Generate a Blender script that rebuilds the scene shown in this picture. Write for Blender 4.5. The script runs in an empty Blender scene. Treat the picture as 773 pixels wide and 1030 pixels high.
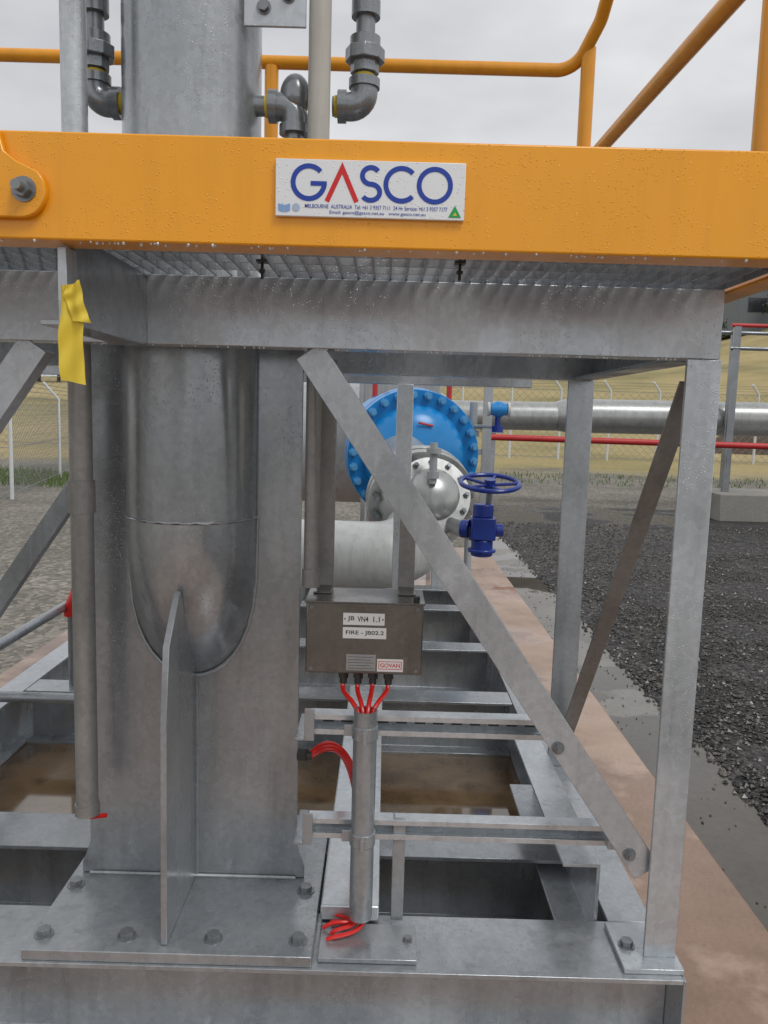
import bpy, math, random
import bmesh
from mathutils import Vector, Matrix
random.seed(7)
rad = math.radians
sc = bpy.context.scene
col = sc.collection
sc.view_settings.view_transform = 'Standard'
sc.view_settings.look = 'None'
sc.view_settings.exposure = 0

# ---------------------------------------------------------------- materials
def new_mat(name):
    m = bpy.data.materials.new(name); m.use_nodes = True
    nt = m.node_tree
    for n in list(nt.nodes): nt.nodes.remove(n)
    out = nt.nodes.new('ShaderNodeOutputMaterial')
    b = nt.nodes.new('ShaderNodeBsdfPrincipled')
    nt.links.new(b.outputs[0], out.inputs[0])
    return m, nt, b

def coords(nt, scale=(1, 1, 1), world=False):
    if world:
        tc = nt.nodes.new('ShaderNodeNewGeometry'); o = tc.outputs['Position']
    else:
        tc = nt.nodes.new('ShaderNodeTexCoord'); o = tc.outputs['Object']
    mp = nt.nodes.new('ShaderNodeMapping'); mp.inputs['Scale'].default_value = scale
    nt.links.new(o, mp.inputs[0])
    return mp.outputs[0]

def noise(nt, vec, scale, detail=4, rough=0.55):
    n = nt.nodes.new('ShaderNodeTexNoise')
    n.inputs['Scale'].default_value = scale; n.inputs['Detail'].default_value = detail
    n.inputs['Roughness'].default_value = rough
    nt.links.new(vec, n.inputs['Vector']); return n.outputs[0]

def vor(nt, vec, scale, out='Color', feature='F1'):
    n = nt.nodes.new('ShaderNodeTexVoronoi'); n.feature = feature
    n.inputs['Scale'].default_value = scale
    nt.links.new(vec, n.inputs['Vector']); return n.outputs[out]

def ramp(nt, fac, stops):
    r = nt.nodes.new('ShaderNodeValToRGB')
    e = r.color_ramp.elements
    while len(e) < len(stops): e.new(0.5)
    for i, (p, c) in enumerate(stops):
        e[i].position = p
        if not isinstance(c, (tuple, list)): c = (c, c, c)
        e[i].color = (c[0], c[1], c[2], 1)
    nt.links.new(fac, r.inputs[0]); return r.outputs[0]

def mix(nt, a, b, fac, mode='MIX'):
    n = nt.nodes.new('ShaderNodeMix'); n.data_type = 'RGBA'; n.blend_type = mode
    for sock, v in ((n.inputs[0], fac), (n.inputs[6], a), (n.inputs[7], b)):
        if isinstance(v, (int, float)): sock.default_value = v
        elif isinstance(v, tuple): sock.default_value = (v[0], v[1], v[2], 1)
        else: nt.links.new(v, sock)
    return n.outputs[2]

def bump(nt, b, h, strength, dist):
    n = nt.nodes.new('ShaderNodeBump'); n.inputs['Strength'].default_value = strength
    n.inputs['Distance'].default_value = dist
    nt.links.new(h, n.inputs['Height'])
    nt.links.new(n.outputs[0], b.inputs['Normal']); return n.outputs[0]

def galv(name, lo, hi, metallic=0.58, r0=0.2, r1=0.45, tint=(.945, .995, 1.035), stain=0.45, drops=True):
    m, nt, b = new_mat(name)
    v = coords(nt)
    big = noise(nt, v, 2.6, 4, .5)
    st = noise(nt, coords(nt, (11, 11, .9)), 2.0, 5, .62)
    sp = vor(nt, v, 75)
    t = lambda c: tuple(c * k for k in tint)
    c1 = ramp(nt, big, [(.32, t(lo)), (.68, t(hi))])
    bw = nt.nodes.new('ShaderNodeRGBToBW'); nt.links.new(sp, bw.inputs[0])
    c2 = mix(nt, c1, ramp(nt, bw.outputs[0], [(.2, .93), (.8, 1.05)]), 1.0, 'MULTIPLY')
    c3 = mix(nt, c2, ramp(nt, st, [(.28, (.55, .55, .54)), (.40, (.86, .86, .86)), (.5, 1.0), (.66, 1.02), (.72, 1.2)]), stain, 'MULTIPLY')
    bl = noise(nt, coords(nt, (3, 3, 1.6)), 5.5, 6, .72)
    c4 = mix(nt, c3, t(min(.85, hi*1.4)), ramp(nt, bl, [(.60, 0), (.72, .4)]))
    wt = noise(nt, coords(nt, (1.6, 1.6, .7)), 2.4, 3, .5)
    wm = ramp(nt, wt, [(.42, 0), (.58, 1)])
    c5 = mix(nt, c4, mix(nt, c4, (.86, .87, .88), 1.0, 'MULTIPLY'), wm)
    nt.links.new(c5, b.inputs['Base Color'])
    b.inputs['Metallic'].default_value = metallic
    rr = mix(nt, ramp(nt, st, [(.3, r0+.1), (.7, r1)]), (r0, r0, r0), wm)
    nt.links.new(rr, b.inputs['Roughness'])
    if drops:
        d = vor(nt, v, 150, 'Distance')
        h = mix(nt, ramp(nt, d, [(.05, 1), (.22, 0)]), ramp(nt, noise(nt, v, 7, 3), [(.42, 0), (.52, 1)]), 1.0, 'MULTIPLY')
        bump(nt, b, h, .6, .0014)
    return m

G = galv('galvanised_steel', .37, .49)
GB = galv('galvanised_steel_bright', .50, .63, .52)
GS = galv('bright_strut_steel', .62, .74, .6, .2, .35, drops=False)
GD = galv('galvanised_steel_dull', .25, .35, .55)
GP = galv('galvanised_pipe_steel', .36, .46, .6, .2, .4)
STAIN = galv('stainless_brown', .16, .26, .8, .2, .36, (1.0, .94, .87), .4)
CONB = galv('weathered_conduit', .27, .37, .4, .3, .5, (1, .985, .94))
BRACE = galv('weathered_flat_steel', .26, .36, .5, .3, .5, (1, .97, .93))

def paint(name, c, rough=.4, var=.12, drops=False, metallic=0, dirt=0.0, nscale=8):
    m, nt, b = new_mat(name)
    v = coords(nt)
    n = noise(nt, v, nscale, 5, .6)
    lo = tuple(x * (1 - var) for x in c); hi = tuple(min(1, x * (1 + var * .6)) for x in c)
    cc = ramp(nt, n, [(.3, lo), (.7, hi)])
    if dirt:
        s = noise(nt, coords(nt, (14, 14, 1.2)), 2, 5, .65)
        cc = mix(nt, cc, ramp(nt, s, [(.3, .55), (.52, 1.0)]), dirt, 'MULTIPLY')
    nt.links.new(cc, b.inputs['Base Color'])
    b.inputs['Roughness'].default_value = rough
    b.inputs['Metallic'].default_value = metallic
    if drops:
        d = vor(nt, v, 170, 'Distance')
        mk = noise(nt, v, 14, 2)
        h = ramp(nt, d, [(.05, 1), (.24, 0)])
        h2 = mix(nt, h, ramp(nt, mk, [(.42, 0), (.54, 1)]), 1.0, 'MULTIPLY')
        bump(nt, b, h2, .6, .0018)
    else:
        bump(nt, b, noise(nt, v, 120, 2), .05, .001)
    return m

YEL = paint('yellow_paint_wet', (.90, .375, .014), .2, .06, True, dirt=.14, nscale=3)
YELR = paint('yellow_rail_paint', (.82, .34, .018), .28, .10, dirt=.25)
TAPE = paint('yellow_tape', (.78, .58, .05), .6, .10)
WHITE = paint('white_plate', (.8, .81, .82), .18, .03, True)
LABW = paint('white_label', (.78, .78, .77), .4, .05)
BLUEL = paint('blue_lettering', (.012, .05, .36), .4, .03)
REDL = paint('red_lettering', (.65, .015, .015), .4, .03)
GREENL = paint('green_lettering', (.02, .35, .08), .4, .03)
BLACK = paint('black_lettering', (.01, .01, .01), .5, .02)
DARK = paint('dark_bolt', (.07, .068, .065), .45, .3, metallic=.5)
BOLT = galv('bolt_zinc', .22, .34, .6, drops=False)
REDC = paint('red_cable_sheath', (.68, .02, .015), .25, .12)
REDP = paint('red_pipe_paint', (.5, .03, .03), .45, .15)
PVC = paint('beige_plastic', (.48, .46, .41), .4, .08, dirt=.3)
BLUE = paint('bright_blue_paint', (.012, .23, .58), .25, .12)
BLUEB = paint('pale_blue_bolt_paint', (.10, .34, .62), .3, .15)
NAVY = paint('navy_blue_paint', (.012, .035, .24), .25, .12)
WPIPE = paint('white_pipe_paint', (.54, .555, .54), .3, .1, dirt=.4)
SILV = paint('silver_paint', (.42, .43, .42), .3, .15, dirt=.5, metallic=.45)
GREYP = paint('grey_pipe_paint', (.36, .38, .39), .4, .12, dirt=.4)
FENCE = paint('pale_fence_steel', (.6, .62, .62), .5, .08)
MESHM = paint('dull_wire_steel', (.26, .27, .26), .6, .1)
BUILD = paint('grey_cladding', (.13, .15, .16), .6, .1)
BUILDW = paint('window_glass_dark', (.03, .035, .04), .15, .1)
BARK = paint('bark', (.06, .045, .035), .9, .3)
EARTH = paint('brown_earth', (.085, .055, .038), .95, .4, dirt=.4)
DROP = paint('water_drop', (.75, .78, .8), .03, .02, metallic=.5)

def ground_mat(name, c0, c1, scale, bumpd=.02, wet=None, rough=.9, big=.6, stone=True, wpos=(.44, .52)):
    m, nt, b = new_mat(name)
    v = coords(nt, world=True)
    n = noise(nt, v, big, 5, .6)
    base = ramp(nt, n, [(.3, c0), (.7, c1)])
    if stone:
        vc = vor(nt, v, scale)
        bw = nt.nodes.new('ShaderNodeRGBToBW'); nt.links.new(vc, bw.inputs[0])
        base = mix(nt, base, ramp(nt, bw.outputs[0], [(.15, .3), (.5, .85), (.72, 1.6), (.9, 3.0)]), .85, 'MULTIPLY')
        vd = vor(nt, v, scale, 'Distance')
        bump(nt, b, vd, 1.0, bumpd)
    f = noise(nt, v, 26, 5, .7)
    base = mix(nt, base, ramp(nt, f, [(.3, .7), (.7, 1.2)]), .6, 'MULTIPLY')
    if wet is not None:
        w = noise(nt, v, 1.1, 4, .5)
        mk = ramp(nt, w, [(wpos[0], 0), (wpos[1], 1)])
        base = mix(nt, base, mix(nt, base, (.42, .39, .35), 1.0, 'MULTIPLY'), mk)
        nt.links.new(ramp(nt, w, [(wpos[0], rough), (wpos[1], wet)]), b.inputs['Roughness'])
    else:
        b.inputs['Roughness'].default_value = rough
        b.inputs['Specular IOR Level'].default_value = .35
    nt.links.new(base, b.inputs['Base Color'])
    return m

DGRAV = ground_mat('dark_gravel_material', (.028, .025, .024), (.055, .050, .048), 30, .035, .2, .6)
PATHM = ground_mat('wet_concrete_material', (.16, .155, .14), (.28, .265, .24), 30, .004, .01, .35, big=1.5, stone=False, wpos=(.44, .47))
KERB = ground_mat('concrete_material', (.24, .23, .21), (.33, .32, .29), 30, .004, None, .8, big=1.5, stone=False)

def slab_mat():
    m, nt, b = new_mat('pink_concrete_material')
    v = coords(nt, world=True)
    n = noise(nt, v, 2.2, 6, .65)
    base = ramp(nt, n, [(.3, (.30, .20, .145)), (.5, (.43, .30, .225)), (.72, (.52, .37, .29))])
    f = noise(nt, v, 70, 3, .7)
    base = mix(nt, base, ramp(nt, f, [(.3, .8), (.7, 1.12)]), .6, 'MULTIPLY')
    w = noise(nt, v, 1.3, 5, .6)
    wm = ramp(nt, w, [(.5, 0), (.56, 1)])
    cc = mix(nt, base, mix(nt, base, (.66, .6, .55), 1.0, 'MULTIPLY'), wm)
    nt.links.new(cc, b.inputs['Base Color'])
    nt.links.new(ramp(nt, w, [(.44, .42), (.56, .04)]), b.inputs['Roughness'])
    bump(nt, b, f, .06, .002)
    return m
SLAB = slab_mat()

def water_mat():
    m, nt, b = new_mat('brown_water_material')
    v = coords(nt, world=True)
    n = noise(nt, v, 2.3, 6, .6)
    nt.links.new(ramp(nt, n, [(.34, (.06, .038, .02)), (.48, (.15, .095, .05)), (.6, (.25, .165, .09)), (.7, (.09, .055, .03))]), b.inputs['Base Color'])
    nt.links.new(ramp(nt, noise(nt, v, .9, 3), [(.5, .012), (.68, .14)]), b.inputs['Roughness'])
    b.inputs['Specular IOR Level'].default_value = 1.0
    b.inputs['Coat Weight'].default_value = .6
    b.inputs['Coat Roughness'].default_value = .02
    bump(nt, b, noise(nt, v, 7, 2), .02, .003)
    return m
WATER = water_mat()

def terrain_mat():
    m, nt, b = new_mat('ground_material')
    v = coords(nt, world=True)
    sx = nt.nodes.new('ShaderNodeSeparateXYZ'); nt.links.new(v, sx.inputs[0])
    nn = noise(nt, v, .25, 5, .6)
    ad = nt.nodes.new('ShaderNodeMath'); ad.operation = 'MULTIPLY_ADD'
    nt.links.new(nn, ad.inputs[0]); ad.inputs[1].default_value = 12; nt.links.new(sx.outputs[1], ad.inputs[2])
    mr = nt.nodes.new('ShaderNodeMapRange'); nt.links.new(ad.outputs[0], mr.inputs[0])
    mr.inputs[1].default_value = 29; mr.inputs[2].default_value = 33
    vc = vor(nt, v, 24); bw = nt.nodes.new('ShaderNodeRGBToBW'); nt.links.new(vc, bw.inputs[0])
    g = ramp(nt, noise(nt, v, .5, 5), [(.3, (.15, .135, .115)), (.7, (.26, .24, .205))])
    g = mix(nt, g, ramp(nt, bw.outputs[0], [(.15, .45), (.6, 1.0), (.9, 1.7)]), .75, 'MULTIPLY')
    gr = ramp(nt, noise(nt, v, .09, 8, .65), [(.3, (.20, .18, .075)), (.5, (.37, .30, .135)), (.7, (.47, .37, .19))])
    gr = mix(nt, gr, ramp(nt, noise(nt, v, 6, 6, .7), [(.3, .6), (.7, 1.25)]), .7, 'MULTIPLY')
    nt.links.new(mix(nt, g, gr, mr.outputs[0]), b.inputs['Base Color'])
    b.inputs['Roughness'].default_value = .85
    b.inputs['Specular IOR Level'].default_value = .3
    bump(nt, b, noise(nt, v, 30, 4, .7), .6, .02)
    return m
TERR = terrain_mat()

def leaf_mat():
    m, nt, b = new_mat('foliage_material')
    n = noise(nt, coords(nt), 1.2, 3)
    nt.links.new(ramp(nt, n, [(.3, (.02, .035, .015)), (.7, (.07, .09, .04))]), b.inputs['Base Color'])
    b.inputs['Roughness'].default_value = .8
    return m
LEAF = leaf_mat()
GRASS = paint('green_grass_blade', (.11, .17, .04), .8, .4)

# ---------------------------------------------------------------- mesh builder
class M:
    def __init__(s): s.v = []; s.f = []
    def add(s, vs, fs):
        o = len(s.v); s.v += [Vector(p) for p in vs]; s.f += [tuple(i + o for i in f) for f in fs]; return s
    def box(s, x0, x1, y0, y1, z0, z1):
        return s.add([(x0,y0,z0),(x1,y0,z0),(x1,y1,z0),(x0,y1,z0),(x0,y0,z1),(x1,y0,z1),(x1,y1,z1),(x0,y1,z1)],
                     [(0,3,2,1),(4,5,6,7),(0,1,5,4),(1,2,6,5),(2,3,7,6),(3,0,4,7)])
    def extr(s, poly, O, U, V, W, L):
        O, U, V, W = map(Vector, (O, U, V, W)); n = len(poly)
        a = [O + U * p[0] + V * p[1] for p in poly]; b = [p + W * L for p in a]
        return s.add(a + b, [tuple(range(n))[::-1], tuple(range(n, 2*n))] + [(i, (i+1) % n, n+(i+1) % n, n+i) for i in range(n)])
    def cyl(s, p, q, r, seg=24, r2=None, caps=True):
        p, q = Vector(p), Vector(q); r2 = r if r2 is None else r2
        w = (q - p).normalized(); u = w.orthogonal().normalized(); t = w.cross(u)
        a = [p + (u*math.cos(2*math.pi*i/seg) + t*math.sin(2*math.pi*i/seg))*r for i in range(seg)]
        b = [q + (u*math.cos(2*math.pi*i/seg) + t*math.sin(2*math.pi*i/seg))*r2 for i in range(seg)]
        f = [(i, (i+1) % seg, seg+(i+1) % seg, seg+i) for i in range(seg)]
        if caps: f += [tuple(range(seg))[::-1], tuple(range(seg, 2*seg))]
        return s.add(a + b, f)
    def tube(s, pts, r, seg=12, caps=True, radii=None):
        pts = [Vector(p) for p in pts]; n = len(pts)
        d0 = (pts[1]-pts[0]).normalized(); u = d0.orthogonal().normalized(); rings = []
        for i, p in enumerate(pts):
            d = (pts[min(i+1, n-1)] - pts[max(i-1, 0)]).normalized()
            u = (u - d*u.dot(d)).normalized(); t = d.cross(u)
            rr = radii[i] if radii else r
            rings += [p + (u*math.cos(2*math.pi*k/seg) + t*math.sin(2*math.pi*k/seg))*rr for k in range(seg)]
        f = [(i*seg+k, i*seg+(k+1) % seg, (i+1)*seg+(k+1) % seg, (i+1)*seg+k) for i in range(n-1) for k in range(seg)]
        if caps: f += [tuple(range(seg))[::-1], tuple(range((n-1)*seg, n*seg))]
        return s.add(rings, f)
    def sphere(s, c, r, seg=20, rings=12, sz=1):
        c = Vector(c); vs = [c + Vector((0, 0, r*sz))]
        for j in range(1, rings):
            a = math.pi*j/rings
            for i in range(seg):
                b = 2*math.pi*i/seg
                vs.append(c + Vector((r*math.sin(a)*math.cos(b), r*math.sin(a)*math.sin(b), r*sz*math.cos(a))))
        vs.append(c - Vector((0, 0, r*sz))); f = [(0, 1+i, 1+(i+1) % seg) for i in range(seg)]
        for j in range(rings-2):
            for i in range(seg):
                f.append((1+j*seg+i, 1+(j+1)*seg+i, 1+(j+1)*seg+(i+1) % seg, 1+j*seg+(i+1) % seg))
        l = len(vs)-1; f += [(l, l-seg+(i+1) % seg, l-seg+i) for i in range(seg)]
        return s.add(vs, f)
    def dome(s, c, axis, r, depth, seg=40, rings=8):
        c = Vector(c); a = Vector(axis).normalized(); u = a.orthogonal().normalized(); t = a.cross(u); vs = []
        for j in range(rings):
            th = math.pi/2*j/rings
            vs += [c + a*depth*math.sin(th) + (u*math.cos(2*math.pi*i/seg)+t*math.sin(2*math.pi*i/seg))*r*math.cos(th) for i in range(seg)]
        vs.append(c + a*depth)
        f = [(j*seg+i, j*seg+(i+1)%seg, (j+1)*seg+(i+1)%seg, (j+1)*seg+i) for j in range(rings-1) for i in range(seg)]
        f += [((rings-1)*seg+i, (rings-1)*seg+(i+1)%seg, rings*seg) for i in range(seg)] + [tuple(range(seg))[::-1]]
        return s.add(vs, f)
    def hexbolt(s, c, axis, r=.012, h=.009, washer=True, stud=0.0):
        c = Vector(c); a = Vector(axis).normalized()
        if washer: s.cyl(c, c + a*.0025, r*1.35, 20); c = c + a*.0025
        s.cyl(c, c + a*h, r, 6)
        if stud: s.cyl(c + a*h, c + a*(h+stud), r*.55, 12)
        return s
    def obj(s, name, mat, parent=None, bevel=0, smooth=True, label=None, category=None, group=None, kind=None):
        lo = Vector((min(p.x for p in s.v), min(p.y for p in s.v), min(p.z for p in s.v)))
        hi = Vector((max(p.x for p in s.v), max(p.y for p in s.v), max(p.z for p in s.v)))
        base = Vector(((lo.x+hi.x)/2, (lo.y+hi.y)/2, lo.z))
        me = bpy.data.meshes.new(name)
        me.from_pydata([tuple(p - base) for p in s.v], [], s.f); me.update()
        bm = bmesh.new(); bm.from_mesh(me); bmesh.ops.recalc_face_normals(bm, faces=bm.faces); bm.to_mesh(me); bm.free()
        if smooth:
            me.polygons.foreach_set('use_smooth', [True]*len(me.polygons)); me.set_sharp_from_angle(angle=rad(32))
        me.materials.append(mat)
        o = bpy.data.objects.new(name, me); col.objects.link(o)
        if parent is not None:
            o.parent = parent
            o.location = base - Vector(parent.get('_w', (0, 0, 0)))
        else: o.location = base
        o['_w'] = tuple(base)
        if bevel:
            b = o.modifiers.new('bevel', 'BEVEL'); b.width = bevel; b.segments = 2; b.limit_method = 'ANGLE'; b.angle_limit = rad(40)
        tag(o, label, category, group, kind)
        return o

def tag(o, label=None, category=None, group=None, kind=None):
    if label: o['label'] = label
    if category: o['category'] = category
    if group: o['group'] = group
    if kind: o['kind'] = kind

def thing(name, loc, label, category, group=None):
    e = bpy.data.objects.new(name, None); e.empty_display_size = .1; e.location = loc; e['_w'] = tuple(loc)
    col.objects.link(e); tag(e, label, category, group); return e

def fillet(pts, r, n=8):
    pts = [Vector(p) for p in pts]; out = [pts[0]]
    for i in range(1, len(pts)-1):
        a, b, c = pts[i-1], pts[i], pts[i+1]
        d1, d2 = (a-b).normalized(), (c-b).normalized()
        ang = d1.angle(d2); t = r/math.tan(ang/2)
        p0, p1 = b + d1*t, b + d2*t
        ctr = b + (d1+d2).normalized()*(r/math.sin(ang/2))
        for k in range(n+1):
            q = p0.lerp(p1, k/n); out.append(ctr + (q-ctr).normalized()*r)
    out.append(pts[-1]); return out

def bez(p0, p1, p2, p3, n=16):
    p0, p1, p2, p3 = map(Vector, (p0, p1, p2, p3))
    return [p0*(1-t)**3 + p1*3*t*(1-t)**2 + p2*3*t*t*(1-t) + p3*t**3 for t in [i/n for i in range(n+1)]]

def I_prof(w, d, tf, tw):
    h = w/2; t = tw/2
    return [(-h,0),(h,0),(h,-tf),(t,-tf),(t,-d+tf),(h,-d+tf),(h,-d),(-h,-d),(-h,-d+tf),(-t,-d+tf),(-t,-tf),(-h,-tf)]
def C_prof(w, d, t):
    tw = math.copysign(t, w)
    return [(0,0),(w,0),(w,-t),(tw,-t),(tw,-d+t),(w,-d+t),(w,-d),(0,-d)]
def L_prof(w, d, t):
    return [(0,0),(w,0),(w,t),(t,t),(t,d),(0,d)]
X, Y, Z = Vector((1,0,0)), Vector((0,1,0)), Vector((0,0,1))

def text_mesh(body, x0, x1, zb, h, y, thick=0.0):
    cu = bpy.data.curves.new('t', 'FONT'); cu.body = body; cu.size = 1; cu.offset = thick
    ob = bpy.data.objects.new('t', cu); col.objects.link(ob)
    bpy.context.view_layer.update()
    me = bpy.data.meshes.new_from_object(ob.evaluated_get(bpy.context.evaluated_depsgraph_get()))
    xs = [v.co.x for v in me.vertices]; ys = [v.co.y for v in me.vertices]
    sx = (x1-x0)/(max(xs)-min(xs)); sy = h/(max(ys)-min(ys))
    m = M()
    m.add([(x0+(v.co.x-min(xs))*sx, y, zb+(v.co.y-min(ys))*sy) for v in me.vertices], [tuple(p.vertices) for p in me.polygons])
    bpy.data.objects.remove(ob); bpy.data.meshes.remove(me)
    return m

# ================================================================= SETTING
def smooth(t): t = max(0, min(1, t)); return t*t*(3-2*t)
def hgt(x, y):
    a = 8.6 + .05*x + .0042*max(0, x-25)**2
    a = max(1.5, min(26, a))
    return -.004 + smooth((y-24)/112)*a + (.35*math.sin(x*.09+1)*math.sin(y*.07) if y > 34 else 0)*smooth((y-34)/20)

m = M()
xs = [-900,-500,-300] + [-220+8*i for i in range(56)] + [300,500,900]
ys = [-60,-20,0,6,12,18,22] + [24+5*i for i in range(30)] + [190,230,300,450,700,1200]
vs = [(x, y, hgt(x, y)) for y in ys for x in xs]; W = len(xs)
fs = [(j*W+i, j*W+i+1, (j+1)*W+i+1, (j+1)*W+i) for j in range(len(ys)-1) for i in range(W-1)]
m.add(vs, fs).obj('ground', TERR, kind='structure')

m = M(); n = 60
edge = []
for i in range(n+1):
    y = -3 + 18*i/n
    edge.append((1.66 + .015*math.sin(y*2.1) + .012*math.sin(y*5.3), y, .004))
outer = [(13 + .3*math.sin(i), -3+18*i/n, .004) for i in range(n+1)]
m.add(edge + outer, [(i, n+1+i, n+2+i, i+1) for i in range(n)]).obj('gravel_yard', DGRAV, kind='structure', smooth=False)
M().box(1.2, 1.85, -3, 14, -.02, .001).obj('path', PATHM, kind='structure')
M().box(-2.15, 1.2, -2, 9.2, -.05, .13).obj('concrete_slab', SLAB, kind='structure', bevel=.008)
M().add([(-1.6, 1.9, .1335), (.62, 1.9, .1335), (.62, 5.8, .1335), (-1.6, 5.8, .1335)], [(0,1,2,3)]).obj('water', WATER, kind='structure')
M().box(5.72, 14, 13.5, 14.9, -.05, .46).obj('concrete_platform', KERB, kind='structure', bevel=.02)

m = M()
def pebble(m, x, y, z, s):
    p = []
    for d in ((1,0,0),(-1,0,0),(0,1,0),(0,-1,0),(0,0,1),(0,0,-1)):
        k = s*random.uniform(.6, 1.25); p.append((x+d[0]*k, y+d[1]*k, z+d[2]*k*.7))
    a = random.random()*3
    c, q = math.cos(a), math.sin(a)
    p = [(x+(u-x)*c-(v-y)*q, y+(u-x)*q+(v-y)*c, w) for u, v, w in p]
    m.add(p, [(0,2,4),(2,1,4),(1,3,4),(3,0,4),(2,0,5),(1,2,5),(3,1,5),(0,3,5)])
for i in range(22000):
    y = 1.6 + random.random()**1.3*11
    x = 1.60 + abs(random.gauss(0, .03)) + random.random()**1.2*(1.2+y*.45)
    pebble(m, x, y, .006, random.uniform(.007, .021))
for i in range(260):
    pebble(m, random.uniform(1.25, 1.66), random.uniform(1.3, 9), .004, random.uniform(.003, .009))
def pebble_mat():
    mm, nt, b = new_mat('pebble_material')
    v = vor(nt, coords(nt), 25); bw = nt.nodes.new('ShaderNodeRGBToBW'); nt.links.new(v, bw.inputs[0])
    nt.links.new(ramp(nt, bw.outputs[0], [(.2, (.022, .021, .021)), (.6, (.065, .06, .057)), (.9, (.17, .155, .14))]), b.inputs['Base Color'])
    b.inputs['Roughness'].default_value = .28
    return mm
m.obj('loose_gravel', pebble_mat(), kind='stuff', smooth=False,
      label='loose dark stones on the gravel yard', category='gravel')

m = M()
for i in range(5200):
    x = random.uniform(-14, -4.5); y = random.uniform(14.5, 18) + .2*abs(x)
    h = random.uniform(.06, .2); a = random.random()*6.28; w = .012
    dx, dy = math.cos(a)*w, math.sin(a)*w
    m.add([(x-dx, y-dy, 0), (x+dx, y+dy, 0), (x+random.uniform(-.05,.05), y+random.uniform(-.05,.05), h)], [(0,1,2)])
for i in range(900):
    x = random.uniform(2, 12); y = random.uniform(20, 24)
    h = random.uniform(.05, .14); a = random.random()*6.28; w = .014
    dx, dy = math.cos(a)*w, math.sin(a)*w
    m.add([(x-dx, y-dy, 0), (x+dx, y+dy, 0), (x+random.uniform(-.05,.05), y, h)], [(0,1,2)])
m.obj('verge_grass', GRASS, kind='stuff', smooth=False, label='green grass verge beside the fence', category='grass')

def berm(cx_, cy_, lx_, h_):
    m = M(); n = 40; rows = 6; vs = []
    for j in range(rows+1):
        for i in range(n+1):
            t = i/n*2-1; s = j/rows*2-1
            hh = h_*max(0, 1-t*t)**.6*max(0, 1-s*s)*(1+.25*math.sin(i*1.3)*math.sin(j*2))
            vs.append((cx_+t*lx_, cy_+s*2.2, hgt(cx_+t*lx_, cy_+s*2.2)-.03+hh))
    return m.add(vs, [(j*(n+1)+i, j*(n+1)+i+1, (j+1)*(n+1)+i+1, (j+1)*(n+1)+i) for j in range(rows) for i in range(n)])
berm(20.5, 38, 6.0, 1.0).obj('hill', EARTH, kind='structure')

# world: overcast
w = bpy.data.worlds.new('World'); sc.world = w; w.use_nodes = True
nt = w.node_tree; bg = nt.nodes['Background']
sky = nt.nodes.new('ShaderNodeTexSky'); sky.sky_type = 'NISHITA'; sky.sun_disc = False
sky.sun_elevation = rad(52); sky.sun_rotation = rad(138)
hs = nt.nodes.new('ShaderNodeHueSaturation'); hs.inputs['Saturation'].default_value = .12
nt.links.new(sky.outputs[0], hs.inputs['Color'])
tc = nt.nodes.new('ShaderNodeTexCoord')
mp = nt.nodes.new('ShaderNodeMapping'); mp.inputs['Scale'].default_value = (1, 1, 2.6)
nt.links.new(tc.outputs['Generated'], mp.inputs[0])
cn = noise(nt, mp.outputs[0], 2.0, 5, .48)
cc = ramp(nt, cn, [(.34, (.56, .575, .61)), (.5, (.76, .77, .795)), (.64, (.98, .98, .99))])
c9 = nt.nodes.new('ShaderNodeVectorMath'); c9.operation = 'SCALE'; c9.inputs[3].default_value = 9.4
nt.links.new(cc, c9.inputs[0])
mx = mix(nt, hs.outputs[0], c9.outputs[0], .9)
nt.links.new(mx, bg.inputs[0]); bg.inputs[1].default_value = .105
su = bpy.data.lights.new('sun', 'SUN'); su.energy = 1.2; su.angle = rad(22); su.color = (1, .985, .96)
so = bpy.data.objects.new('sun', su); col.objects.link(so)
d = Vector((-.45, .50, -.85)).normalized(); so.rotation_euler = d.to_track_quat('-Z', 'Y').to_euler(); so.location = (2, -3, 8)

# ================================================================= SKID FRAME
ZT = .385
skid = thing('skid_frame', (-.48, 3.4, .13), 'galvanised steel skid base frame on pink concrete slab', 'steel frame')
M().extr(I_prof(.21, .25, .012, .01), (-1.7, 1.78, ZT), Y, Z, X, 2.415).obj('cross_beam', G, skid, .0015)
M().extr(I_prof(.115, .25, .012, .008), (.657, 1.886, ZT), X, Z, Y, 4.0).obj('side_beam', G, skid, .0015)
M().extr(I_prof(.115, .25, .012, .008), (-1.64, 1.886, ZT), X, Z, Y, 4.0).obj('side_beam', GB, skid, .0015)
for yy, mt in ((2.26, G), (3.5, G), (4.3, G), (5.2, G), (5.8, G)):
    M().extr(I_prof(.19 if yy < 3 else .15, .25, .012, .008), (-1.582, yy, ZT-.003), Y, Z, X, 2.18).obj('cross_beam', mt, skid, .0015)
M().extr(C_prof(-.095, .2, .009), (.573, 1.89, .535), X, Z, Y, .83).obj('channel_bracket', GB, skid, .0015)
M().box(.583, .722, 1.692, 1.862, ZT+.0005, ZT+.013).obj('post_base_plate', GB, skid, .0015)
M().hexbolt((.612, 1.775, ZT+.013), Z, .015, .012).obj('bolt', BOLT, skid)
M().box(.7155, .722, 1.676, 1.884, .14, ZT-.002).obj('end_plate', G, skid, .001)

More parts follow.
